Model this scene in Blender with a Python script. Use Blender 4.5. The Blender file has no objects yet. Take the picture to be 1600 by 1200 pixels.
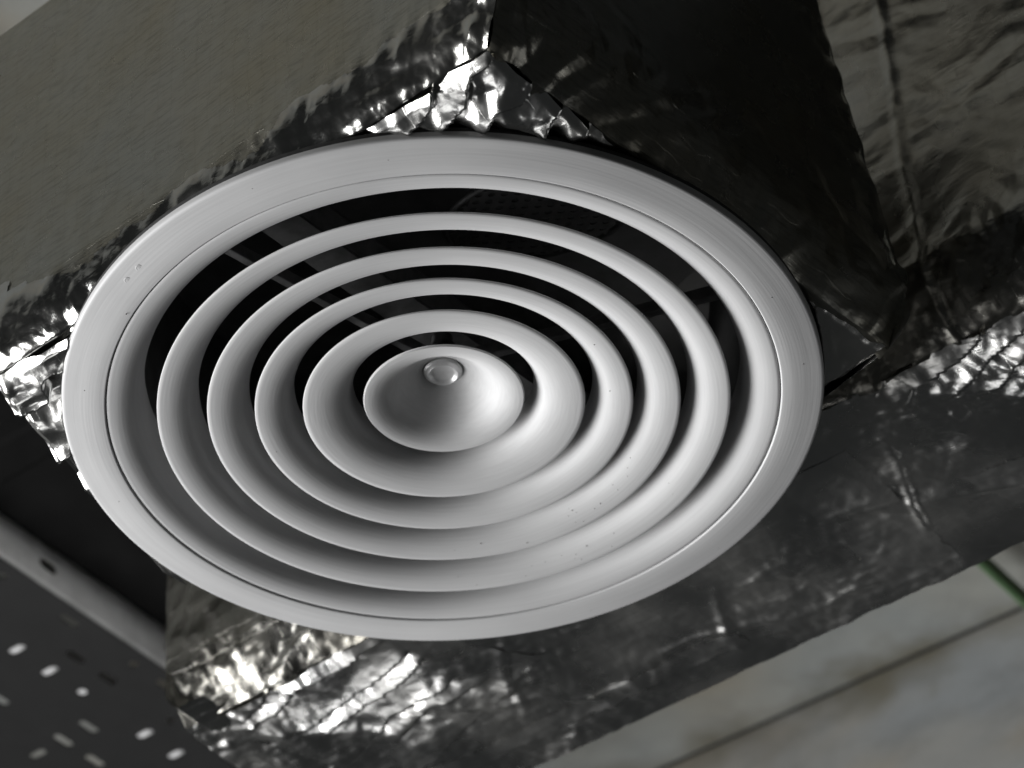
import bpy, bmesh, math, random
import numpy as np
from mathutils import Vector, Matrix

# ------------------------------------------------------------------ scene
S = bpy.context.scene
COL = S.collection

# camera: long lens, low and in front of the box, looking up at it
cam_d = bpy.data.cameras.new("camera")
cam = bpy.data.objects.new("camera", cam_d)
COL.objects.link(cam)
r_ = Vector((0.99919206, 0.01053687, -0.03878403))
u_ = Vector((0.03601375, -0.66309022, 0.74767264))
f_ = Vector((0.01783919, 0.74846532, 0.66293395))
cam.matrix_world = Matrix(((r_.x, u_.x, -f_.x, 0.0),
                           (r_.y, u_.y, -f_.y, -1.52107075),
                           (r_.z, u_.z, -f_.z, -1.32918914),
                           (0, 0, 0, 1)))
cam_d.sensor_width = 36.0
cam_d.lens = 135.0
cam_d.clip_start = 0.05
cam_d.clip_end = 60
cam_d.dof.use_dof = True
cam_d.dof.focus_distance = 1.94
cam_d.dof.aperture_fstop = 11.5
S.camera = cam

# world: a dim even surround (the unlit room)
W = bpy.data.worlds.new("World")
S.world = W
W.use_nodes = True
bg = W.node_tree.nodes["Background"]
bg.inputs[0].default_value = (0.95, 1.0, 1.0, 1)
bg.inputs[1].default_value = 0.017

S.view_settings.view_transform = 'Standard'
S.view_settings.look = 'None'
S.view_settings.exposure = 0.0
S.view_settings.gamma = 1.0


def area(name, loc, target, sx, sy, power, col=(1, 1, 1)):
    l = bpy.data.lights.new(name, 'AREA')
    l.shape = 'RECTANGLE'
    l.size, l.size_y = sx, sy
    l.energy = power
    l.color = col
    o = bpy.data.objects.new(name, l)
    COL.objects.link(o)
    o.location = loc
    o.rotation_euler = (Vector(target) - Vector(loc)).to_track_quat('-Z', 'Y').to_euler()
    return o


# daylight from an opening on the left
key = area("window_light", (-2.75, 0.72, -1.12), (0.1, -0.05, -0.35), 2.6, 1.9, 48)
key.data.spread = math.radians(64)
area("far_glint_lamp", (-1.06, 1.12, -1.82), (0, 0.1, 0.0), 0.55, 0.55, 1.75)  # added unseen lamp: gives the crushed foil corners bright reflections
area("side_glint_lamp", (1.9, 1.2, -0.95), (0, 0.1, 0.0), 0.8, 0.8, 1.7)  # weak lamp added on the right for foil glints

# ------------------------------------------------------------------ helpers
rng = np.random.default_rng(7)
random.seed(7)


def props(o, label=None, cat=None, group=None, kind=None):
    if label: o['label'] = label
    if cat: o['category'] = cat
    if group: o['group'] = group
    if kind: o['kind'] = kind
    return o


def empty(name, loc=(0, 0, 0)):
    o = bpy.data.objects.new(name, None)
    COL.objects.link(o)
    o.location = loc
    o.empty_display_size = 0.05
    return o


def mesh_obj(name, verts, faces, mat, parent=None, smooth=True, uv=None):
    me = bpy.data.meshes.new(name)
    me.from_pydata(verts, [], faces)
    if uv is not None:
        lay = me.uv_layers.new(name="UVMap")
        idx = np.empty(len(me.loops), dtype=np.int32)
        me.loops.foreach_get("vertex_index", idx)
        lay.data.foreach_set("uv", np.asarray(uv, dtype=np.float32)[idx].ravel())
    if smooth:
        me.polygons.foreach_set("use_smooth", [True] * len(me.polygons))
    me.materials.append(mat)
    me.update()
    o = bpy.data.objects.new(name, me)
    COL.objects.link(o)
    if parent is not None:
        o.parent = parent
        o.matrix_parent_inverse = Matrix.Translation(-Vector(parent_loc(parent)))
    return o


def parent_loc(p):
    l = Vector(p.location)
    if p.parent: l = l + parent_loc(p.parent) if p.type == 'EMPTY' else Vector((0, 0, 0))
    return l


def bevel(o, w, seg=2):
    m = o.modifiers.new("bevel", 'BEVEL'); m.width = w; m.segments = seg; m.limit_method = 'ANGLE'
    return o


def solid(o, t, off=0.0):
    m = o.modifiers.new("solid", 'SOLIDIFY'); m.thickness = t; m.offset = off
    return o


def lathe(name, prof, mat, parent, seg=224, split=()):
    """prof: list of (r, z) in metres, swept round the z axis."""
    n = len(prof)
    a = np.linspace(0, 2 * np.pi, seg, endpoint=False)
    V = []
    for (r, z) in prof:
        for t in a: V.append((r * math.cos(t), r * math.sin(t), z))
    F = []
    for i in range(n - 1):
        for j in range(seg):
            k = (j + 1) % seg
            F.append((i * seg + j, i * seg + k, (i + 1) * seg + k, (i + 1) * seg + j))
    o = mesh_obj(name, V, F, mat, parent)
    if split is not None:
        m = o.modifiers.new("edges", 'EDGE_SPLIT'); m.split_angle = math.radians(50)
    return o


def quarter(R, z0, w, h, n=14):
    k = 2.45                                            # flat at the lip, steep at the throat
    return [(R - w * math.sin(t) ** (2 / k), z0 + h * (1 - max(0.0, math.cos(t)) ** (2 / k))) for t in (np.linspace(0, 1, n + 8) ** 1.15) * math.pi / 2]


def ring_profile(R, z0, w, h, neck, th=0.0011):
    inner = quarter(R, z0, w, h)
    r_in, z_in = inner[-1]
    inner += [(r_in, z_in + neck * 0.5), (r_in + 0.0006, z_in + neck)]
    outer = [(r + th * (0.55 if i < 5 else 1.0), z + th * (1.0 if i < 8 else 0.2)) for i, (r, z) in enumerate(inner)]
    outer[0] = (R + 0.0003, z0 + th)
    lip = [(R + 0.0004, z0 + 0.0008), (R + 0.00035, z0 + 0.0003)]
    prof = inner[::-1] + lip[::-1] + outer
    return prof + [prof[0]]


def box_verts(c, ax, ay, az, sx, sy, sz):
    c, ax, ay, az = map(Vector, (c, ax, ay, az))
    V = [c + ax * (i * sx / 2) + ay * (j * sy / 2) + az * (k * sz / 2) for i in (-1, 1) for j in (-1, 1) for k in (-1, 1)]
    F = [(0, 1, 3, 2), (4, 6, 7, 5), (0, 4, 5, 1), (2, 3, 7, 6), (0, 2, 6, 4), (1, 5, 7, 3)]
    return [tuple(v) for v in V], F


def box(name, c, ax, ay, az, s, mat, parent=None, bev=0.0008):
    V, F = box_verts(c, ax, ay, az, *s)
    o = mesh_obj(name, V, F, mat, parent, smooth=False)
    if bev: bevel(o, bev)
    return o


def tube(name, pts, rad, mat, parent=None, seg=14, cap=True):
    V, F = [], []
    pts = [Vector(p) for p in pts]
    n = len(pts)
    for i, p in enumerate(pts):
        d = (pts[min(i + 1, n - 1)] - pts[max(i - 1, 0)]).normalized()
        a = d.cross(Vector((0.21, 0.37, 0.9))).normalized()
        b = d.cross(a)
        for j in range(seg):
            t = 2 * math.pi * j / seg
            V.append(tuple(p + a * (rad * math.cos(t)) + b * (rad * math.sin(t))))
    for i in range(n - 1):
        for j in range(seg):
            k = (j + 1) % seg
            F.append((i * seg + j, i * seg + k, (i + 1) * seg + k, (i + 1) * seg + j))
    if cap:
        F.append(tuple(range(seg))[::-1]); F.append(tuple((n - 1) * seg + j for j in range(seg)))
    return mesh_obj(name, V, F, mat, parent)


# ------------------------------------------------------------------ materials
def new_mat(name):
    m = bpy.data.materials.new(name)
    m.use_nodes = True
    nt = m.node_tree
    return m, nt, nt.nodes["Principled BSDF"]


def N(nt, typ, **kw):
    n = nt.nodes.new(typ)
    for k, v in kw.items(): setattr(n, k, v)
    return n


def L(nt, a, b): nt.links.new(a, b)


def ramp(nt, fac, stops):
    r = N(nt, 'ShaderNodeValToRGB')
    el = r.color_ramp.elements
    while len(el) < len(stops): el.new(0.5)
    for e, (p, c) in zip(el, stops):
        e.position = p; e.color = c if len(c) == 4 else (*c, 1)
    L(nt, fac, r.inputs[0])
    return r.outputs[0]


def plain(name, col, rough=0.5, metal=0.0, noise=0.0, scale=40):
    m, nt, p = new_mat(name)
    p.inputs['Base Color'].default_value = (*col, 1)
    p.inputs['Roughness'].default_value = rough
    p.inputs['Metallic'].default_value = metal
    if noise:
        tc = N(nt, 'ShaderNodeTexCoord')
        nz = N(nt, 'ShaderNodeTexNoise'); nz.inputs['Scale'].default_value = scale; nz.inputs['Detail'].default_value = 5
        L(nt, tc.outputs['Object'], nz.inputs['Vector'])
        lo = tuple(c * (1 - noise) for c in col); hi = tuple(min(1, c * (1 + noise)) for c in col)
        L(nt, ramp(nt, nz.outputs[0], [(0.3, lo), (0.7, hi)]), p.inputs['Base Color'])
    return m


def aluminium():
    """satin anodised aluminium, turned: grain runs round the axis"""
    m, nt, p = new_mat("satin_aluminium")
    tc = N(nt, 'ShaderNodeTexCoord')
    sp = N(nt, 'ShaderNodeSeparateXYZ'); L(nt, tc.outputs['Object'], sp.inputs[0])
    flat = N(nt, 'ShaderNodeCombineXYZ'); L(nt, sp.outputs[0], flat.inputs[0]); L(nt, sp.outputs[1], flat.inputs[1])
    ln = N(nt, 'ShaderNodeVectorMath', operation='LENGTH'); L(nt, flat.outputs[0], ln.inputs[0])
    nr = N(nt, 'ShaderNodeVectorMath', operation='NORMALIZE'); L(nt, flat.outputs[0], nr.inputs[0])
    sc = N(nt, 'ShaderNodeVectorMath', operation='SCALE'); L(nt, nr.outputs[0], sc.inputs[0]); sc.inputs['Scale'].default_value = 3.0
    s2 = N(nt, 'ShaderNodeSeparateXYZ'); L(nt, sc.outputs[0], s2.inputs[0])
    mr = N(nt, 'ShaderNodeMath', operation='MULTIPLY'); L(nt, ln.outputs['Value'], mr.inputs[0]); mr.inputs[1].default_value = 900.0
    cv = N(nt, 'ShaderNodeCombineXYZ'); L(nt, s2.outputs[0], cv.inputs[0]); L(nt, s2.outputs[1], cv.inputs[1]); L(nt, mr.outputs[0], cv.inputs[2])
    g = N(nt, 'ShaderNodeTexNoise'); g.inputs['Scale'].default_value = 1.0; g.inputs['Detail'].default_value = 4
    L(nt, cv.outputs[0], g.inputs['Vector'])
    b = N(nt, 'ShaderNodeTexNoise'); b.inputs['Scale'].default_value = 9.0; b.inputs['Detail'].default_value = 6
    L(nt, tc.outputs['Object'], b.inputs['Vector'])
    mx = N(nt, 'ShaderNodeMath', operation='MULTIPLY_ADD'); L(nt, g.outputs[0], mx.inputs[0]); mx.inputs[1].default_value = 0.45
    L(nt, b.outputs[0], mx.inputs[2])
    L(nt, ramp(nt, mx.outputs[0], [(0.45, (0.44, 0.44, 0.443)), (0.95, (0.55, 0.55, 0.55))]), p.inputs['Base Color'])
    p.inputs['Metallic'].default_value = 0.15
    p.inputs['Roughness'].default_value = 0.66
    p.inputs['Specular IOR Level'].default_value = 0.25
    bp = N(nt, 'ShaderNodeBump'); bp.inputs['Strength'].default_value = 0.2; bp.inputs['Distance'].default_value = 0.0004
    L(nt, g.outputs[0], bp.inputs['Height']); L(nt, bp.outputs[0], p.inputs['Normal'])
    return m


def foil_mat(name, rough=0.24, scrim=0.35, wrinkle=0.35, tint=(0.80, 0.80, 0.79), streak=1.0, grime=0.0):
    """aluminium foil facing over glass scrim; UV is in metres on the sheet"""
    m, nt, p = new_mat(name)
    p.inputs['Metallic'].default_value = 1.0
    uv = N(nt, 'ShaderNodeUVMap')
    tc = N(nt, 'ShaderNodeTexCoord')
    sp = N(nt, 'ShaderNodeSeparateXYZ'); L(nt, uv.outputs[0], sp.inputs[0])

    def threads(out, freq):
        nz = N(nt, 'ShaderNodeTexNoise'); nz.inputs['Scale'].default_value = 30
        L(nt, uv.outputs[0], nz.inputs['Vector'])
        a = N(nt, 'ShaderNodeMath', operation='MULTIPLY_ADD'); L(nt, out, a.inputs[0]); a.inputs[1].default_value = freq
        L(nt, nz.outputs[0], a.inputs[2])
        fr = N(nt, 'ShaderNodeMath', operation='FRACT'); L(nt, a.outputs[0], fr.inputs[0])
        s = N(nt, 'ShaderNodeMath', operation='SUBTRACT'); L(nt, fr.outputs[0], s.inputs[0]); s.inputs[1].default_value = 0.5
        ab = N(nt, 'ShaderNodeMath', operation='ABSOLUTE'); L(nt, s.outputs[0], ab.inputs[0])
        lt = N(nt, 'ShaderNodeMath', operation='LESS_THAN'); L(nt, ab.outputs[0], lt.inputs[0]); lt.inputs[1].default_value = 0.055
        return lt.outputs[0]
    tx, ty = threads(sp.outputs[0], 105), threads(sp.outputs[1], 85)
    mp = N(nt, 'ShaderNodeMapping'); mp.inputs['Scale'].default_value = (70, 520, 1); mp.inputs['Rotation'].default_value = (0, 0, 0.42)
    L(nt, uv.outputs[0], mp.inputs[0])
    st = N(nt, 'ShaderNodeTexNoise'); st.inputs['Scale'].default_value = 1; st.inputs['Detail'].default_value = 6; st.inputs['Roughness'].default_value = 0.65
    L(nt, mp.outputs[0], st.inputs['Vector'])
    wr = N(nt, 'ShaderNodeTexVoronoi', feature='DISTANCE_TO_EDGE'); wr.inputs['Scale'].default_value = 75
    wp = N(nt, 'ShaderNodeTexNoise'); wp.inputs['Scale'].default_value = 55; wp.inputs['Detail'].default_value = 4
    L(nt, tc.outputs['Object'], wp.inputs['Vector'])
    ad = N(nt, 'ShaderNodeVectorMath', operation='MULTIPLY_ADD'); L(nt, wp.outputs['Color'], ad.inputs[0]); ad.inputs[1].default_value = (0.022,) * 3
    L(nt, tc.outputs['Object'], ad.inputs[2]); L(nt, ad.outputs[0], wr.inputs['Vector'])
    # heights in mm-ish weights
    th_y = N(nt, 'ShaderNodeMath', operation='MULTIPLY'); L(nt, ty, th_y.inputs[0]); th_y.inputs[1].default_value = 0.3
    h1 = N(nt, 'ShaderNodeMath', operation='ADD'); L(nt, tx, h1.inputs[0]); L(nt, th_y.outputs[0], h1.inputs[1])
    h2 = N(nt, 'ShaderNodeMath', operation='MULTIPLY'); L(nt, h1.outputs[0], h2.inputs[0]); h2.inputs[1].default_value = scrim
    h3 = N(nt, 'ShaderNodeMath', operation='MULTIPLY_ADD'); L(nt, wr.outputs['Distance'], h3.inputs[0]); h3.inputs[1].default_value = wrinkle * 3; L(nt, h2.outputs[0], h3.inputs[2])
    h4 = N(nt, 'ShaderNodeMath', operation='MULTIPLY_ADD'); L(nt, st.outputs[0], h4.inputs[0]); h4.inputs[1].default_value = streak; L(nt, h3.outputs[0], h4.inputs[2])
    bp = N(nt, 'ShaderNodeBump'); bp.inputs['Strength'].default_value = 0.30; bp.inputs['Distance'].default_value = 0.0006
    L(nt, h4.outputs[0], bp.inputs['Height']); L(nt, bp.outputs[0], p.inputs['Normal'])
    big = N(nt, 'ShaderNodeTexNoise'); big.inputs['Scale'].default_value = 14; big.inputs['Detail'].default_value = 7
    L(nt, tc.outputs['Object'], big.inputs['Vector'])
    ma = N(nt, 'ShaderNodeMapRange'); ma.inputs['From Min'].default_value = 0.3; ma.inputs['From Max'].default_value = 0.7
    ma.inputs['To Min'].default_value = rough * 0.7; ma.inputs['To Max'].default_value = rough * 1.5
    L(nt, big.outputs[0], ma.inputs['Value']); L(nt, ma.outputs[0], p.inputs['Roughness'])
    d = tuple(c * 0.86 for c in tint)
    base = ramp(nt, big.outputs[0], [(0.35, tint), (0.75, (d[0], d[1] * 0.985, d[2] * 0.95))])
    if grime:                                              # tarnish: brownish clouds, rubbed strokes and dirt along the scrim threads
        cl = N(nt, 'ShaderNodeTexNoise'); cl.inputs['Scale'].default_value = 9; cl.inputs['Detail'].default_value = 8; cl.inputs['Roughness'].default_value = 0.65
        L(nt, uv.outputs[0], cl.inputs['Vector'])
        c1 = ramp(nt, cl.outputs[0], [(0.38, (1, 1, 1)), (0.66, (0.93, 0.84, 0.66))])
        c2 = ramp(nt, st.outputs[0], [(0.36, (0.62, 0.62, 0.62)), (0.52, (1, 1, 1))])
        th = N(nt, 'ShaderNodeMath', operation='MULTIPLY'); L(nt, h1.outputs[0], th.inputs[0]); L(nt, cl.outputs[0], th.inputs[1])
        c3 = ramp(nt, th.outputs[0], [(0.0, (1, 1, 1)), (0.75, (0.66, 0.64, 0.58))])
        for c_, k_ in ((c1, grime * 0.8), (c2, grime * 0.8), (c3, grime * 0.22)):
            m_ = N(nt, 'ShaderNodeMixRGB', blend_type='MULTIPLY'); m_.inputs[0].default_value = k_
            L(nt, base, m_.inputs[1]); L(nt, c_, m_.inputs[2]); base = m_.outputs[0]
    L(nt, base, p.inputs['Base Color'])
    return m


def concrete_mat(name, col, sx=1.0, stain=None):
    m, nt, p = new_mat(name)
    tc = N(nt, 'ShaderNodeTexCoord')
    mp = N(nt, 'ShaderNodeMapping'); mp.inputs['Scale'].default_value = (1, 1, sx); mp.inputs['Rotation'].default_value = (0, 0, 0.6)
    L(nt, tc.outputs['Object'], mp.inputs[0])
    a = N(nt, 'ShaderNodeTexNoise'); a.inputs['Scale'].default_value = 13; a.inputs['Detail'].default_value = 8; a.inputs['Roughness'].default_value = 0.6
    L(nt, mp.outputs[0], a.inputs['Vector'])
    b = N(nt, 'ShaderNodeTexNoise'); b.inputs['Scale'].default_value = 5; b.inputs['Detail'].default_value = 3
    L(nt, mp.outputs[0], b.inputs['Vector'])
    c1 = ramp(nt, a.outputs[0], [(0.25, tuple(c * 0.72 for c in col)), (0.5, col), (0.75, tuple(min(1, c * 1.12) for c in col))])
    c2 = ramp(nt, b.outputs[0], [(0.35, (0.92, 0.97, 1.0)), (0.55, (1, 1, 0.96)), (0.7, (1.08, 0.98, 0.82))])
    mx = N(nt, 'ShaderNodeMixRGB', blend_type='MULTIPLY'); mx.inputs[0].default_value = 1
    L(nt, c1, mx.inputs[1]); L(nt, c2, mx.inputs[2])
    last = mx.outputs[0]
    if stain is not None:
        sz = N(nt, 'ShaderNodeVectorMath', operation='DOT_PRODUCT'); L(nt, tc.outputs['Object'], sz.inputs[0]); sz.inputs[1].default_value = stain[:3]
        k = N(nt, 'ShaderNodeTexNoise'); k.inputs['Scale'].default_value = 15; k.inputs['Detail'].default_value = 5
        L(nt, tc.outputs['Object'], k.inputs['Vector'])
        ma = N(nt, 'ShaderNodeMath', operation='MULTIPLY_ADD'); L(nt, k.outputs[0], ma.inputs[0]); ma.inputs[1].default_value = 0.13; L(nt, sz.outputs['Value'], ma.inputs[2])
        mr = N(nt, 'ShaderNodeMapRange'); mr.inputs['From Min'].default_value = stain[3] - 0.022; mr.inputs['From Max'].default_value = stain[3] + 0.018
        L(nt, ma.outputs[0], mr.inputs['Value'])
        m2 = N(nt, 'ShaderNodeMixRGB'); L(nt, mr.outputs[0], m2.inputs[0]); L(nt, last, m2.inputs[1]); m2.inputs[2].default_value = (0.14, 0.13, 0.098, 1)
        last = m2.outputs[0]
    L(nt, last, p.inputs['Base Color'])
    p.inputs['Roughness'].default_value = 0.9
    bp = N(nt, 'ShaderNodeBump'); bp.inputs['Strength'].default_value = 0.4; bp.inputs['Distance'].default_value = 0.003
    L(nt, a.outputs[0], bp.inputs['Height']); L(nt, bp.outputs[0], p.inputs['Normal'])
    return m


M_alu = aluminium()
M_foil = foil_mat("foil_facing", rough=0.19, scrim=0.15, wrinkle=0.22, streak=0.5)
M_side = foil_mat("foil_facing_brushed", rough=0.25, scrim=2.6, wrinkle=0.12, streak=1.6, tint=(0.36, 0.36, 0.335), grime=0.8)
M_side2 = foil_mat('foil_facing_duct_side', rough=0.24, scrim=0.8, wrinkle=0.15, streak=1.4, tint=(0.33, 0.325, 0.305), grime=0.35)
M_dull = foil_mat('foil_facing_dull', rough=0.25, scrim=0.25, wrinkle=0.3, streak=1.3)
M_edge = foil_mat("foil_edge_tape", rough=0.13, scrim=0.0, wrinkle=0.5, streak=0.25, tint=(0.52, 0.52, 0.505))
M_tape = foil_mat("foil_tape", rough=0.28, scrim=0.0, wrinkle=0.35, streak=0.7)
M_gasket = plain("black_foam_gasket", (0.03, 0.03, 0.03), 0.6, noise=0.3, scale=300)
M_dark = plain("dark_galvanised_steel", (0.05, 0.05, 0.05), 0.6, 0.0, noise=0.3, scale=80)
M_galv = plain("galvanised_steel", (0.2, 0.2, 0.2), 0.42, 0.6, noise=0.25, scale=120)
M_bright = plain("polished_aluminium", (0.66, 0.66, 0.66), 0.36, 0.35, noise=0.08, scale=200)
M_bolt = plain("dark_bolt_steel", (0.22, 0.22, 0.22), 0.25, 0.9, noise=0.2, scale=200)
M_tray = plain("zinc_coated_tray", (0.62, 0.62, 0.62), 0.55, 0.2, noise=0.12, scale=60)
M_base_shade = plain("shaded_tray_base", (0.018, 0.018, 0.018), 0.55, 0.0, noise=0.12, scale=60)  # same tray metal, with the underside's shade put into its colour
M_gap = plain("gap_shade_black", (0.005, 0.005, 0.005), 0.9, noise=0.3, scale=40)  # near-black colour that paints the shadowed gap beside the tray
M_gap.node_tree.nodes["Principled BSDF"].inputs['Specular IOR Level'].default_value = 0.08
M_green = plain("green_cable_sheath", (0.05, 0.10, 0.04), 0.5, noise=0.1, scale=60)
M_ceil = concrete_mat("ceiling_concrete", (0.31, 0.31, 0.295), stain=(0.575, 0.818, 0, 0.9288 + 0.060))
M_wall = concrete_mat("wall_concrete", (0.24, 0.24, 0.236), 2.2, stain=(0, 0, 1, 0.556))
M_speck = plain("dirt_speck", (0.12, 0.11, 0.1), 0.9, noise=0.2, scale=500)
M_emit, _nt, _p = new_mat("tray_hole_glow")  # emission for the tube added behind the tray holes
_p.inputs['Base Color'].default_value = (0.8, 0.8, 0.8, 1)
_p.inputs['Emission Color'].default_value = (1, 1, 1, 1)
_p.inputs['Emission Strength'].default_value = 0.55


# ------------------------------------------------------------------ foil sheets
def smooth_noise(P, seed, f, n=6):
    g = np.random.default_rng(seed)
    out = np.zeros(P.shape[:-1])
    for k in range(n):
        d = g.normal(size=3); d /= np.linalg.norm(d)
        out += np.sin(P @ d * f * g.uniform(0.6, 1.7) * 2 * np.pi + g.uniform(0, 6.28))
    return out / math.sqrt(n / 2) / 1.4


def crumple(P, seed, f, n=9, bias=None):
    """sum of folded (triangle) waves in random directions, each gated so creases end: a crushed-foil relief of unit size"""
    g = np.random.default_rng(seed)
    out = np.zeros(P.shape[:-1])
    for k in range(n):
        d = g.normal(size=3)
        if bias is not None: d = d + np.asarray(bias) * g.choice([-1, 1]) * 1.2
        d /= np.linalg.norm(d)
        fk = f * g.uniform(0.55, 1.8)
        w = smooth_noise(P, int(g.integers(1e6)), f * 0.35, 4) * 0.42
        t = P @ d * fk + g.uniform(0, 1) + w
        tri = np.abs(t - np.floor(t) - 0.5) * 2 - 0.5
        gate = np.clip(smooth_noise(P, int(g.integers(1e6)), f * 0.45, 4) * 0.9 + 0.55, 0, 1)
        out += tri * gate / (fk / f)
    return out / n * 2.2


def pleat(P, seed, kx, ky, p):
    """foil folded into small pleats: one slope, broken by sharp drops along wandering folds"""
    q = kx * P[..., 0] + ky * P[..., 1] + 0.30 * p * crumple(P, seed, 38, n=6) + 0.22 * p * smooth_noise(P, seed + 1, 20)
    return (q / p - np.floor(q / p) - 0.5) * p


def sstep(a, b, x):
    t = np.clip((x - a) / (b - a), 0, 1)
    return t * t * (3 - 2 * t)


def grid_sheet(name, P, disp, mat, parent, uv, keep=None):
    """P (nu,nv,3); displaced along its normal by disp (metres)."""
    du = np.gradient(P, axis=0); dv = np.gradient(P, axis=1)
    n = np.cross(du, dv); n /= np.linalg.norm(n, axis=-1, keepdims=True) + 1e-12
    Q = P + n * disp[..., None]
    nu, nv = P.shape[:2]
    I = np.arange(nu * nv).reshape(nu, nv)
    F = np.stack([I[:-1, :-1], I[1:, :-1], I[1:, 1:], I[:-1, 1:]], -1)
    if keep is not None: F = F[keep[:-1, :-1] & keep[1:, :-1] & keep[1:, 1:] & keep[:-1, 1:]]
    F = F.reshape(-1, 4)
    return mesh_obj(name, Q.reshape(-1, 3).tolist(), F.tolist(), mat, parent, True, uv.reshape(-1, 2))


def side_sheet(O0, O1, I0, I1, zb, ztop, rr, step=0.0014, tuck=0.02, lean=((0, 0), (0, 0))):
    """a side of a wrapped box: vertical face over the line O0-O1, rounded under to the line I0-I1 at zb.
    lean: shift of the top corner at each end (metres)."""
    O0, O1, I0, I1 = (np.array(p, float) for p in (O0, O1, I0, I1))
    Ln = np.linalg.norm(O1 - O0)
    nu = int(Ln / step) + 1
    hv = ztop - zb - rr
    nv1, nv2, nv3 = int(hv / step), max(8, int(rr * 1.6 / step)), int(tuck / step) + 2
    s = np.linspace(0, 1, nu)[:, None]
    d = (O1 - O0) / Ln
    rows, vv = [], []
    acc = 0
    for i in range(nv1):                      # flat, from the top down
        t = i / nv1
        k = (1 - t)
        xy = (O0 + np.array(lean[0]) * k) * (1 - s) + (O1 + np.array(lean[1]) * k) * s
        rows.append(np.concatenate([xy, np.full((nu, 1), ztop - hv * t)], 1)); vv.append(hv * t)
    Oxy = O0 * (1 - s) + O1 * s; Ixy = I0 * (1 - s) + I1 * s
    for i in range(nv2):
        t = i / (nv2 - 1) * math.pi / 2
        cp, sp_ = math.cos(t) ** 1.5 if t < 1.5707 else 0.0, math.sin(t) ** 1.5
        xy = Ixy + (Oxy - Ixy) * cp
        rows.append(np.concatenate([xy, np.full((nu, 1), zb + rr * (1 - sp_))], 1)); vv.append(hv + rr * 1.5 * i / nv2)
    inw = (Ixy - Oxy); inw /= np.linalg.norm(inw, axis=1, keepdims=True) + 1e-9
    for i in range(1, nv3):
        xy = Ixy + inw * (tuck * i / (nv3 - 1))
        rows.append(np.concatenate([xy, np.full((nu, 1), zb)], 1)); vv.append(hv + rr * 1.5 + tuck * i / nv3)
    P = np.stack(rows, 1)
    U = np.repeat((s * Ln), P.shape[1], 1)
    V = np.repeat(np.array(vv)[None], nu, 0)
    return P, U, V, hv


def bilinear(A, B, C, D, z, step=0.0014):
    A, B, C, D = (np.array(p, float) for p in (A, B, C, D))     # A-B along u at v=0, D-C at v=1
    nu = int(np.linalg.norm(B - A) / step) + 1; nv = int(np.linalg.norm(D - A) / step) + 1
    u = np.linspace(0, 1, nu)[:, None, None]; v = np.linspace(0, 1, nv)[None, :, None]
    xy = (A * (1 - u) + B * u) * (1 - v) + (D * (1 - u) + C * u) * v
    P = np.concatenate([xy, np.full((nu, nv, 1), z)], -1)
    return P, np.broadcast_to(u[..., 0], (nu, nv)), np.broadcast_to(v[..., 0], (nu, nv))


# ------------------------------------------------------------------ setting: ceiling and wall
ZC = 0.50
wd = np.array([0.818, -0.575]); wn = np.array([0.575, 0.818])       # wall runs along wd, faces -wn
w0 = np.array([0.315, 0.914])
a = w0 - wd * 2.2; b = w0 + wd * 0.6
V = [tuple(a), tuple(b), (0.44, 0.44), (0.13, 0.20), (-0.03, -1.7), (-2.4, -1.7)]
n_ = len(V)
V = [(x, y, ZC) for x, y in V] + [(x, y, ZC + 0.15) for x, y in V]
ceil = mesh_obj("ceiling", V, [tuple(range(n_))[::-1], tuple(range(n_, 2 * n_))] + [(i, (i + 1) % n_, n_ + (i + 1) % n_, n_ + i) for i in range(n_)], M_ceil, None, False)
props(ceil, kind='structure', label="rough grey concrete ceiling above the ducts")
# beam, with a leak stain along its joint with the ceiling
nseg = 260
top = [ZC - 0.0005] * (nseg + 1)
V, F = [], []
g0 = w0 + wn * 0.004
for i in range(nseg + 1):
    p = g0 + wd * (-2.2 + 3.4 * i / nseg)
    V += [(*p, 0.20), (*p, top[i]), (*(p + wn * 0.25), top[i]), (*(p + wn * 0.25), 0.20)]
for i in range(nseg):
    k = 4 * i
    for j in range(4): F.append((k + j, k + 4 + j, k + 4 + (j + 1) % 4, k + (j + 1) % 4))
beam = mesh_obj("ceiling_beam", V, F, M_wall, None, False)
props(beam, kind='structure', label="grey concrete beam meeting the ceiling along a dark stained joint")

# ------------------------------------------------------------------ plenum box wrapped in foil
ZB = 0.0135
pN, pW, pS, pR, pE = (0.027, -0.250), (-0.235, -0.025), (-0.159, 0.142), (0.045, 0.195), (0.234, -0.022)
oN, oW, oE = (0.034, -0.277), (-0.244, -0.035), (0.246, -0.036)
LE = (-0.0375, -0.040)          # the right corner leans in towards its top
plenum = empty("plenum_box", (0, 0, ZB))
props(plenum, "square ceiling plenum box wrapped in silver foil, carrying the round diffuser", "plenum box")

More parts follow.
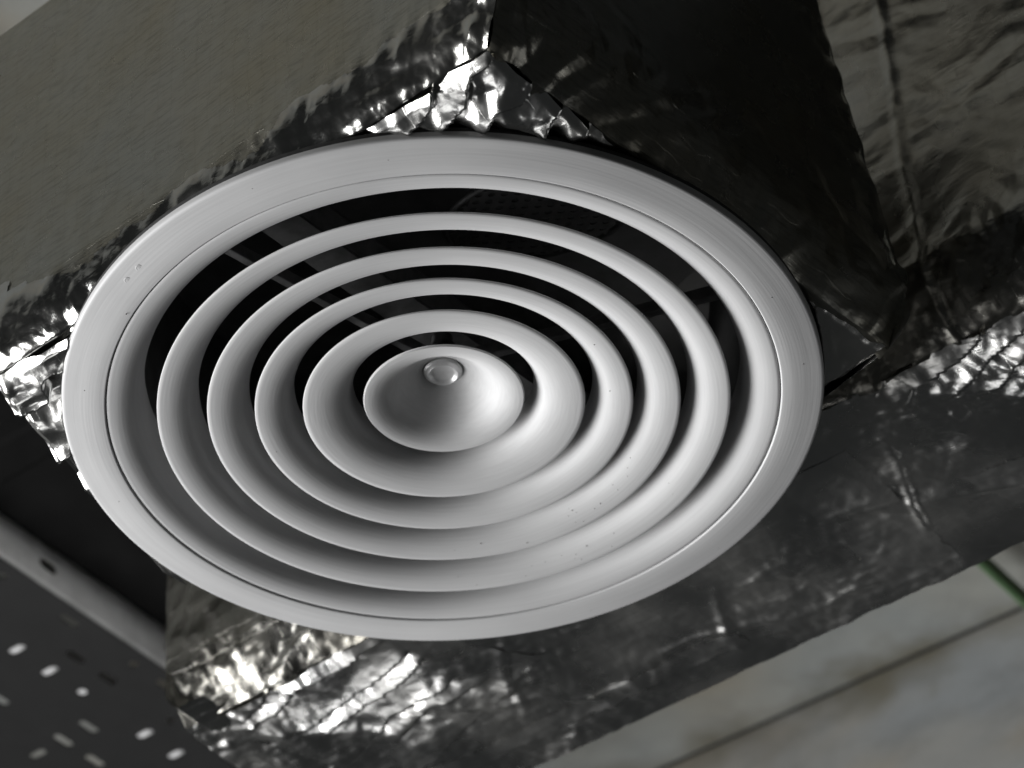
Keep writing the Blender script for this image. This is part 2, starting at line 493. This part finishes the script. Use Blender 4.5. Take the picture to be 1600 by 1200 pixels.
# left face: flat brushed foil, crushed near its lower edge
P, U, V, hv = side_sheet(oW, oN, pW, pN, ZB, 0.262, 0.030, step=0.0011, tuck=0.003)
low = sstep(hv - 0.035, hv + 0.012, V + 0.010 * smooth_noise(P, 3, 25))
cor = sstep(0.085, 0.0, U.max() - U) * sstep(0.02, 0.14, V)
amp = 0.0002 + 0.0024 * low + 0.0034 * cor
disp = crumple(P, 11, 34) * amp + 0.0007 * smooth_noise(P, 4, 6) + (0.0008 * crumple(P, 13, 75) + 0.0004 * crumple(P, 12, 150)) * (0.55 * low + cor)
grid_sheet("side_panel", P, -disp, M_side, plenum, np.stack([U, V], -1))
def edge_tape(P, U, V, hv, disp, seed):
    k = V > hv + 0.004 + 0.010 * smooth_noise(P, seed, 13) + 0.010 * crumple(P, seed + 1, 60)
    j0 = int(np.argmax(k.any(axis=0)))
    grid_sheet("edge_tape", P[:, j0:], -(disp + 0.0007)[:, j0:], M_edge, plenum, np.stack([U, V], -1)[:, j0:], keep=k[:, j0:])
edge_tape(P, U, V, hv, disp, 71)
# right face
P, U, V, hv = side_sheet(oN, oE, pN, pE, ZB, 0.262, 0.030, step=0.0011, tuck=0.007, lean=((0, 0), LE))
low = sstep(hv - 0.045, hv + 0.006, V + 0.014 * smooth_noise(P, 5, 25))
cor = sstep(0.07, 0.0, U) * sstep(0.05, 0.17, V)
amp = 0.0003 + 0.0044 * low + 0.0036 * cor + 0.0030 * sstep(0.05, 0.0, U.max() - U)
disp = crumple(P, 11, 34) * amp + 0.0007 * smooth_noise(P, 4, 6) + (0.0008 * crumple(P, 13, 75) + 0.0004 * crumple(P, 12, 150)) * (0.55 * low + cor)
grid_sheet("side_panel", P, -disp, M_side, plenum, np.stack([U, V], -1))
# back faces (turned away from the camera)
for a0, a1, b0, b1, ln_, sd in ((pS, oW, pS, pW, ((0, 0), (0, 0)), 21), (pR, pS, pR, pS, ((0, 0), (0, 0)), 22), (oE, pR, pE, pR, (LE, (0, 0)), 23)):
    P, U, V, hv = side_sheet(a0, a1, b0, b1, ZB, 0.262, 0.012, step=0.003, lean=ln_)
    grid_sheet("side_panel", P, -crumple(P, sd, 34) * 0.0015, M_foil, plenum, np.stack([U, V], -1))
# bottom
P, u, v = bilinear(pN, pW, (-0.10, 0.27), pE, ZB - 0.0015, 0.0010)
rad = np.hypot(P[..., 0], P[..., 1])
edge = np.minimum(np.minimum(u, 1 - u), np.minimum(v, 1 - v))
keep = rad > 0.178
for (ax_, ay_), (bx_, by_) in ((pW, pS), (pS, pR), (pR, pE)):     # cut to the box outline
    keep &= ((bx_ - ax_) * (P[..., 1] - ay_) - (by_ - ay_) * (P[..., 0] - ax_)) < 0.0
amp = 0.0030 * sstep(0.13, 0.20, rad)
disp = crumple(P, 31, 30) * amp + 0.0017 * crumple(P, 32, 55, n=6) + 0.0003 * crumple(P, 33, 130)
disp -= 0.0025 * sstep(0.012, 0.0, edge)
for (cx_, cy_, rx_, ry_, pp_) in ((0.014, -0.227, 0.088, 0.075, 0.0068), (-0.210, -0.005, 0.075, 0.090, 0.0110)):      # pleated corner folds
    d_ = np.hypot((P[..., 0] - cx_) / rx_, (P[..., 1] - cy_) / ry_) + 0.10 * smooth_noise(P, 35, 25)
    disp += sstep(1.0, 0.75, d_) * (pleat(P, 36, 0.30, 0.18, pp_) + 0.0034)
disp = disp - 0.008 * sstep(0.2005, 0.196, rad)
BOT = grid_sheet("bottom_panel", P, disp, M_foil, plenum, np.stack([u * .35, v * .35], -1), keep=keep)
# top lid
Vt = [oN, oW, pS, pR, (oE[0] + LE[0], oE[1] + LE[1])]
Vt = [(x * 0.985, y * 0.985, 0.2615) for x, y in Vt] + [(x * 0.985, y * 0.985, 0.266) for x, y in Vt]
mesh_obj("top_panel", Vt, [(0, 1, 2, 3, 4), (9, 8, 7, 6, 5)] + [(i, i + 5, (i + 1) % 5 + 5, (i + 1) % 5) for i in range(5)], M_foil, plenum, False)

# ------------------------------------------------------------------ long supply duct behind
ZM = 0.060
dd = np.array([0.812, -0.584]); dn = np.array([0.584, 0.812])       # runs along dd, near face looks along -dn
A = np.array([-0.172, 0.338])
LEN, WID = 0.86, 0.181
duct = empty("supply_duct", (float(A[0]), float(A[1]), ZM))
props(duct, "long rectangular air duct covered in crinkled silver foil behind the plenum box", "air duct")
o0 = A - dn * 0.004; o1 = A + dd * LEN - dn * 0.030
i0 = A + dn * 0.016; i1 = A + dd * LEN + dn * 0.006
P, U, V, hv = side_sheet(o0, o1, i0, i1, ZM, 0.40, 0.040, step=0.0015, tuck=0.003)
low = sstep(hv - 0.05, hv + 0.02, V + 0.014 * smooth_noise(P, 6, 18))
low = np.maximum(low * sstep(0.0, 0.3, U + 0.12), 0.32 * sstep(0.24, 0.12, U))
amp = 0.0032 + 0.0032 * low
fold = np.zeros_like(U)
for (c, w_, h_) in ((0.497, 0.012, 0.0032), (0.548, 0.006, 0.0016), (0.420, 0.016, 0.003)):
    q = (U - c + 0.0025 * smooth_noise(P, int(c * 1000), 9)) / w_
    fold += h_ * np.clip(1 - np.abs(q), 0, 1) ** 1.3
disp = crumple(P, 41, 26, bias=(0, 0, 1)) * amp + (0.0009 * crumple(P, 42, 70) + 0.0006 * crumple(P, 43, 150)) * (0.35 + low) + fold + 0.0012 * smooth_noise(P, 7, 9)
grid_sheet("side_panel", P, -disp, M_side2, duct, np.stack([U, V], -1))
# bottom
P, u, v = bilinear(i0, i1, A + dd * LEN + dn * WID, A + dn * WID, ZM - 0.001, 0.0014)
U = u * LEN; V = v * WID
RIDGES = [(0.10, 0.07, 0.25, 0.165, 0.007, 0.0022), (0.20, 0.05, 0.16, 0.14, 0.005, 0.0016), (0.33, 0.09, 0.30, 0.17, 0.006, 0.002), (0.40, 0.08, 0.56, 0.15, 0.008, 0.0024),
          (0.47, 0.03, 0.45, 0.15, 0.005, 0.002), (0.52, 0.11, 0.62, 0.10, 0.009, 0.003), (0.24, 0.12, 0.42, 0.165, 0.006, 0.0018), (0.55, 0.06, 0.68, 0.075, 0.006, 0.0022)]
def duct_relief(P, U, V):
    c1 = sstep(0.17, 0.03, U)                              # crushed at the left end
    c2 = sstep(0.42, 0.60, U) * sstep(0.16, 0.02, V)       # and along the near edge on the right
    amp = 0.0014 + 0.0036 * np.maximum(c1, c2) + 0.0026 * sstep(0.1, 0.7, smooth_noise(P, 8, 9))
    rid = np.zeros(P.shape[:-1])
    for (a0, b0, a1, b1, w_, h_) in RIDGES:                # long creases pressed into the facing
        ex, ey = a1 - a0, b1 - b0; l2 = math.hypot(ex, ey)
        al = ((U - a0) * ex + (V - b0) * ey) / l2
        ac = ((U - a0) * ey - (V - b0) * ex) / l2 + 0.004 * smooth_noise(P, int(a0 * 1e4), 16) + 0.0015 * crumple(P, int(a1 * 1e4), 60)
        rid += 0.8 * h_ * np.clip(1 - np.abs(ac) / w_, 0, 1) * sstep(0, 0.03, al) * sstep(l2, l2 - 0.03, al)
    return rid + crumple(P, 51, 24) * amp + (0.0002 + 0.42 * amp) * crumple(P, 52, 65, bias=(0.3, 1, 0)) + (0.0001 + 0.16 * amp) * crumple(P, 53, 150)
def duct_sag(P):
    out = np.zeros(P.shape[:-1])
    for (cx_, cy_, rx_, ry_, kx, ky) in ((-0.070, 0.315, 0.085, 0.062, 0.29, 0.27), (0.300, 0.030, 0.075, 0.045, 0.35, 0.22)):
        d_ = np.hypot((P[..., 0] - cx_) / rx_, (P[..., 1] - cy_) / ry_) + 0.22 * smooth_noise(P, 55, 22)
        out += sstep(1.0, 0.6, d_) * pleat(P, 56, kx, ky, 0.0075)
    return out
disp = duct_relief(P, U, V) + duct_sag(P)
edge = np.minimum(np.minimum(u * LEN, (1 - u) * LEN), np.minimum(v * WID, (1 - v) * WID))
grid_sheet("bottom_panel", P, -disp * 1.0, M_dull, duct, np.stack([U, V], -1))
# end and far faces
B0, B1 = A + dn * WID, A + dd * LEN + dn * WID
P, U, V, hv = side_sheet(B0, o0, B0 + dd * 0.01, o0 + dd * 0.01, ZM, 0.40, 0.014, step=0.003)
grid_sheet("end_panel", P, -crumple(P, 53, 30) * 0.002, M_foil, duct, np.stack([U, V], -1))
P, U, V, hv = side_sheet(B1, B0, B1, B0, ZM, 0.40, 0.012, step=0.005)
grid_sheet("side_panel", P, -crumple(P, 54, 30) * 0.001, M_foil, duct, np.stack([U, V], -1))

# strips of foil tape on the duct's underside
def tape(c, ang, ln, wd_, seed, skew=0.0):
    c = np.array(c, float); d = np.array([math.cos(ang), math.sin(ang)]); n = np.array([-d[1], d[0]])
    Pn, u, v = bilinear(c - d * ln / 2 - n * wd_ / 2, c + d * ln / 2 - n * wd_ / 2, c + d * (ln / 2 + skew) + n * wd_ / 2, c - d * (ln / 2 - skew) + n * wd_ / 2, ZM - 0.0011, 0.0015)
    rel = Pn[..., :2] - A
    Ud, Vd = rel @ dd, rel @ dn
    ds = duct_relief(Pn, Ud, Vd) + duct_sag(Pn) + 0.0003 + 0.0005 * crumple(Pn, seed + 1, 60) + 0.012 * (v - 0.5) * wd_
    jag = 0.0008 * smooth_noise(Pn, seed + 5, 22) + 0.0008 * crumple(Pn, seed + 6, 45)
    inside = (np.minimum(np.minimum(u, 1 - u) * ln, np.minimum(v, 1 - v) * wd_) > 0.006 + jag) & (Ud > 0.012) & (Vd > 0.012) & (Vd < WID - 0.012)
    return grid_sheet("foil_tape", Pn, -ds, M_tape, duct, np.stack([u * ln, v * wd_], -1), keep=inside)
def U2(s, t): return A + dd * s + dn * t
tape(U2(0.115, 0.105), -0.98, 0.17, 0.055, 61, 0.02)
tape(U2(0.17, 0.15), -0.62, 0.30, 0.028, 63)
tape(U2(0.43, 0.12), 0.95, 0.16, 0.06, 65)
tape(U2(0.56, 0.14), -0.45, 0.17, 0.05, 67, 0.03)

# ------------------------------------------------------------------ round ceiling diffuser
diff = empty("air_diffuser", (0, 0, 0))
props(diff, "round satin aluminium ceiling air diffuser with concentric louvre rings", "air diffuser")
fl = [(0.1772, 0.0035), (0.1774, 0.0012)]
fl += [(0.1774 + 0.0010 * (1 - math.cos(t)), 0.0010 - 0.0010 * math.sin(t)) for t in np.linspace(0.2, math.pi / 2, 6)]
fl += [(0.1850, 0.0004), (0.1910, 0.0014), (0.1965, 0.0024)]
fl += [(0.1985, 0.0027)] + [(0.1985 + 0.0019 * math.sin(t), 0.0027 + 0.0019 * (1 - math.cos(t))) for t in np.linspace(0.5, math.pi / 2, 5)]
fl += [(0.2004, 0.0068), (0.1992, 0.0068), (0.1960, 0.0046), (0.1850, 0.0018), (0.1790, 0.0035)]
FLANGE = lathe("outer_flange", fl + [fl[0]], M_alu, diff, 288)
gk = [(0.1992, 0.0055), (0.2001, 0.0064), (0.2001, 0.0098), (0.1900, 0.0105), (0.1800, 0.010), (0.18, 0.006), (0.1995, 0.0055)]
lathe("gasket", gk, M_gasket, diff, 200)
bell = ring_profile(0.1765, 0.0006, 0.0188, 0.0205, 0.010)
lathe("frame_bell", bell, M_alu, diff, 288)
RINGS = [(0.1503, -0.0007, 0.0212, 0.0185), (0.1241, 0.0006, 0.0216, 0.0172), (0.0992, 0.0022, 0.0203, 0.0178), (0.0740, 0.0038, 0.0262, 0.0180)]
rings = []
for (R, z0, w_, h_) in RINGS:
    rings.append(lathe("louvre_ring", ring_profile(R, z0, w_, h_, 0.0014), M_alu, diff, 256))
# central bell and its plug
ctrl = [(41.9, 0.0), (39.5, 0.15), (36.6, 0.75), (33.6, 1.9), (30.4, 3.8), (27.2, 6.6), (24, 10.0), (20.8, 13.3), (17.8, 16.0), (15, 18.0), (12.7, 19.4), (11.2, 20.2), (10.5, 21.1)]
tt = np.linspace(0, len(ctrl) - 1, 60)
ca = np.array(ctrl)
def catmull(t):
    i = int(min(t, len(ca) - 1.0001)); f = t - i
    p0, p1, p2, p3 = ca[max(i - 1, 0)], ca[i], ca[i + 1], ca[min(i + 2, len(ca) - 1)]
    return 0.5 * (2 * p1 + (p2 - p0) * f + (2 * p0 - 5 * p1 + 4 * p2 - p3) * f ** 2 + (3 * p1 - p0 - 3 * p2 + p3) * f ** 3)
cb = [(q[0] / 1000, 0.0085 + q[1] / 1000) for q in map(catmull, tt)]
th = 0.0011
ob = [(r + th * 0.6, z + th) for r, z in cb]
prof = cb[::-1] + [(0.0421, 0.0089), (0.0422, 0.0094)] + ob
cone = lathe("centre_cone", prof + [prof[0]], M_alu, diff, 160)
pl = [(0.0001, 0.0278), (0.0055, 0.0276), (0.0066, 0.0270), (0.0072, 0.0261), (0.0079, 0.0258), (0.0085, 0.0264), (0.0090, 0.0275), (0.0096, 0.0279), (0.0103, 0.0283), (0.0104, 0.0330), (0.0001, 0.0330)]
lathe("plug", pl, M_bright, cone, 64)
# neck above the louvres
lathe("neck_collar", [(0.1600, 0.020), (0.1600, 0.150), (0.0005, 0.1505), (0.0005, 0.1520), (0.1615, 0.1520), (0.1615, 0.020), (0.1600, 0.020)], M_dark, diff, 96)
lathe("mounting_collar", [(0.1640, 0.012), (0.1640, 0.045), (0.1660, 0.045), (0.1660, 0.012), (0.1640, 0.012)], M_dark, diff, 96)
# three support arms from the hub out to the frame
for ang in (138.4, 18.4, 258.4):
    t = math.radians(ang)
    d = Vector((math.cos(t), math.sin(t), 0)); d = Vector((d.x, -d.y, 0))
    n = Vector((-d.y, d.x, 0))
    box("support_arm", d * 0.082 + Vector((0, 0, 0.0345)), d, n, (0, 0, 1), (0.150, 0.0045, 0.008), M_galv, diff, 0.0006)
lathe("hub", [(0.0001, 0.0325), (0.0085, 0.0325), (0.0092, 0.0335), (0.0092, 0.0385), (0.0066, 0.0392), (0.0066, 0.042), (0.0076, 0.0424), (0.0076, 0.0455), (0.0060, 0.046), (0.0060, 0.058), (0.0001, 0.058)], M_bolt, diff, 40)
# folded mounting bridge across the neck
bd = Vector((0.66, 0.755, 0)).normalized(); bn = Vector((-bd.y, bd.x, 0))
br = box("mounting_bridge", (0, 0, 0.0530), bd, bn, (0, 0, 1), (0.300, 0.022, 0.0016), M_galv, diff, 0.0004)
for s in (-1, 1):
    box("bridge_lip", bn * (s * 0.0145) + Vector((0, 0, 0.0595)), bd, (bn * 0.45 + Vector((0, 0, s * 0.9))).normalized(), (bn * s).cross(bd), (0.300, 0.013, 0.0012), M_galv, br, 0)


def cell(V, F, x0, x1, y0, y1, hole, f):
    """rectangle with a slot hole (cx, cy, w, h); f maps (x, y) to 3-D"""
    cx, cy, w_, h_ = hole
    k = 16
    base = len(V)
    r = min(w_, h_) / 2
    for j in range(k):
        t = 2 * math.pi * j / k + math.pi / k
        c, s = math.cos(t), math.sin(t)
        # outer point on the rectangle
        sc_ = 1 / max(abs(c) / ((x1 - x0) / 2), abs(s) / ((y1 - y0) / 2))
        if j % 4 in (1, 2) and False: pass
        V.append(f((x0 + x1) / 2 + c * sc_, (y0 + y1) / 2 + s * sc_))
        hx = (w_ / 2 - r) * (1 if c > 0 else -1) + r * c; hy = (h_ / 2 - r) * (1 if s > 0 else -1) + r * s
        V.append(f(cx + hx, cy + hy))
    for j in range(k):
        m = (j + 1) % k
        F.append((base + 2 * j, base + 2 * m, base + 2 * m + 1, base + 2 * j + 1))
    # corners
    for j in range(k):
        m = (j + 1) % k
        a_, b_ = 2 * math.pi * j / k + math.pi / k, 2 * math.pi * (j + 1) / k + math.pi / k
        for (sx, sy) in ((1, 1), (-1, 1), (-1, -1), (1, -1)):
            t = math.atan2(sy * (y1 - y0), sx * (x1 - x0)) % (2 * math.pi)
            aa = a_ % (2 * math.pi); bb = aa + 2 * math.pi / k
            tt = t if t >= aa else t + 2 * math.pi
            if aa < tt < bb:
                V.append(f(x1 if sx > 0 else x0, y1 if sy > 0 else y0))
                F.append((base + 2 * j, len(V) - 1, base + 2 * m))


# perforated volume-control plate up in the neck
V, F = [], []
pu = Vector((0.93, 0.25, 0.27)).normalized(); pv = Vector((-0.2, 0.95, 0.25)).normalized()
pc = Vector((0.055, -0.045, 0.098))
for i in range(-7, 7):
    for j in range(-6, 6):
        if (i + .5) ** 2 + ((j + .5) * 1.1) ** 2 < 46:
            cell(V, F, i * 0.0075, (i + 1) * 0.0075, j * 0.0075, (j + 1) * 0.0075, ((i + .5) * 0.0075, (j + .5) * 0.0075, 0.0045, 0.0045), lambda x, y: tuple(pc + pu * x + pv * y))
pp = mesh_obj("perforated_plate", V, F, M_dark, diff, False)
solid(pp, 0.0008)
lathe_pts = [tuple(pc + pu * (0.054 * math.cos(t)) + pv * (0.049 * math.sin(t))) for t in np.linspace(0, 2 * math.pi, 49)]
tube("plate_rim", lathe_pts, 0.0016, M_dark, pp, 8, cap=False)
# two rivet marks on the flange
for (x, y) in ((-0.1540, -0.1060), (-0.1475, -0.1145)):
    r = math.hypot(x, y); x, y = x / r * 0.1905, y / r * 0.1905
    V, F = [], []
    prof = [(0.0001, -0.00045), (0.0011, -0.0004), (0.0014, -0.0001), (0.0018, -0.00045), (0.0021, -0.0003), (0.0024, 0.0004)]
    for pr, pz in [(q_, w_ * 0.25 + 0.0004) for q_, w_ in prof]:
        for j in range(16): V.append((x + pr * math.cos(j * math.pi / 8), y + pr * math.sin(j * math.pi / 8), pz + 0.0010))
    for i in range(len(prof) - 1):
        for j in range(16): F.append((i * 16 + j, i * 16 + (j + 1) % 16, (i + 1) * 16 + (j + 1) % 16, (i + 1) * 16 + j))
    mesh_obj("rivet", V, F, M_alu, diff)
# dirt specks sticking to the rings
for ri, cnt, amin, amax in ((0, 14, 20, 95), (1, 16, 20, 90), (2, 4, 0, 360)):
    R, z0, w_, h_ = RINGS[ri]
    V, F = [], []
    for k in range(cnt):
        t = random.uniform(0.1, 0.7); al = math.radians(random.uniform(amin, amax)); s = random.choice((0.00022, 0.0003, 0.0003, 0.00045))
        r = R - w_ * math.sin(t) ** (2 / 2.45); z = z0 + h_ * (1 - math.cos(t) ** (2 / 2.45))
        c = Vector((r * math.cos(al), r * math.sin(al), z)); b0 = len(V)
        for dx, dy, dz in ((1, 0, 0), (-1, 0, 0), (0, 1, 0), (0, -1, 0), (0, 0, 1), (0, 0, -1)): V.append(tuple(c + Vector((dx, dy, dz)) * s))
        F += [(b0 + i, b0 + j, b0 + k2) for i in (0, 1) for j in (2, 3) for k2 in (4, 5)]
    o = mesh_obj("dirt_speck", V, F, M_speck, rings[ri]); o['kind'] = 'stuff'

V, F = [], []
for al, r in ((152, 0.181), (118, 0.193), (97, 0.189), (66, 0.192), (200, 0.188), (172, 0.1885), (-8, 0.190), (-25, 0.187), (40, 0.1935)):
    a_ = math.radians(-al if al > 90 else al); c = Vector((r * math.cos(a_), r * math.sin(a_), 0.0004 + (r - 0.185) * 0.17)); b0 = len(V)
    q_ = Vector((-math.sin(a_), math.cos(a_), 0)); w_ = Vector((math.cos(a_), math.sin(a_), 0)); s = random.uniform(0.0002, 0.0004)
    for v_ in (q_ * 2.2, -q_ * 2.2, w_, -w_, Vector((0, 0, 0.7)), Vector((0, 0, -0.7))): V.append(tuple(c + v_ * s))
    F += [(b0 + i, b0 + j, b0 + k2) for i in (0, 1) for j in (2, 3) for k2 in (4, 5)]
nk = mesh_obj("dirt_speck", V, F, M_speck, FLANGE); nk['kind'] = 'stuff'

# ------------------------------------------------------------------ cable tray, far left under the ceiling
ZT = 0.375
td = Vector((0.612, 0.791, 0)).normalized(); tn = Vector((-td.y, td.x, 0))     # runs along td, spreads along tn
t0 = Vector((-0.315, 0.565, ZT))
tray = empty("cable_tray", t0)
props(tray, "perforated grey metal cable tray hanging under the ceiling, out of focus, bottom left", "cable tray")
V, F = [], []
cw, ch = 0.034, 0.0255
for i in range(-16, 13):
    for j in range(0, 11):
        x0, x1, y0, y1 = i * cw, (i + 1) * cw, j * ch, (j + 1) * ch
        cx, cy = (x0 + x1) / 2, (y0 + y1) / 2
        if random.random() < 0.30: h = (cx, cy, 0.0006, 0.0006)
        elif (i + 2 * j) % 4 == 0: h = (cx, cy, 0.0072, 0.0072)
        elif j % 3 == 2: h = (cx, cy, 0.0065, 0.014)
        else: h = (cx, cy, 0.018, 0.0065)
        cell(V, F, x0, x1, y0, y1, h, lambda x, y: tuple(t0 + td * x + tn * y))
tb = mesh_obj("tray_base", V, F, M_base_shade, tray, False); solid(tb, 0.0012)
for side, off in ((1, 0.0), (2, 11 * ch)):
    V, F = [], []
    for i in range(-9, 7):
        x0 = i * 0.066 + 0.015
        fr = lambda x, y: tuple(t0 + tn * off + td * x + Vector((0, 0, y)))
        if i % 2 == 0:
            cell(V, F, x0, x0 + 0.066, 0.0, 0.03, (x0 + 0.033, 0.020, 0.018, 0.009), fr)
            cell(V, F, x0, x0 + 0.066, 0.03, 0.06, (x0 + 0.033, 0.040, 0.018, 0.009), fr)
        else:
            b0 = len(V); V += [fr(x0, 0), fr(x0 + 0.066, 0), fr(x0 + 0.066, 0.06), fr(x0, 0.06)]; F.append((b0, b0 + 1, b0 + 2, b0 + 3))
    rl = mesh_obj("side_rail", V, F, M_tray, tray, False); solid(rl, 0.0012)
    sg = 1 if side == 1 else -1
    box("rail_lip", t0 + tn * (off + sg * 0.004) + td * -0.06 + Vector((0, 0, 0.0615)), td, tn, (0, 0, 1), (1.05, 0.012, 0.0016), M_tray, rl, 0)
    box("rail_lip", t0 + tn * (off - sg * 0.0022) + td * -0.06 + Vector((0, 0, 0.006)), td, tn, (0, 0, 1), (1.05, 0.0022, 0.011), M_tray, rl, 0.0008)

# glowing tube added above the tray, only to brighten its holes
bt = empty("hole_glow", Vector((-0.318, 0.801, 0.455)))
props(bt, "slim glowing tube added to brighten the holes of the cable tray", "light")
c0 = Vector(bt.location)
box("glow_backing", c0 + td * -0.06 + Vector((0, 0, 0.018)), td, tn, (0, 0, 1), (0.75, 0.045, 0.02), M_tray, bt, 0.002)
tube("glow_tube", [c0 + td * -0.38, c0 + td * 0.27], 0.008, M_emit, bt, 20)

# black block added as the shade in the gap between box and tray
q0 = t0 - tn * 0.150 + Vector((0, 0, 0.067))
blk = empty("gap_shade", q0)
props(blk, "flat black block added as the deep shadow between the plenum box and the cable tray", "air duct")
box("gap_block", q0 + td * 0.10, td, tn, (0, 0, 1), (0.56, 0.272, 0.105), M_gap, blk, 0.012)
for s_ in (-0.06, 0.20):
    box("gap_band", q0 + td * s_, td, tn, (0, 0, 1), (0.05, 0.276, 0.109), M_gap, blk, 0.012)

# green cable on the ceiling
g1, g2 = Vector((0.4087, 0.7567, 0.486)), Vector((0.4391, 0.796, 0.486))
gdv = (g2 - g1).normalized()
gc = tube("cable", [g1 + gdv * s + Vector((0, 0, -0.004 * math.sin(s * 9))) for s in np.linspace(-0.35, 0.5, 24)], 0.0054, M_green, None, 12)
props(gc, "bright green cable running across the concrete ceiling behind the foil duct", "cable")
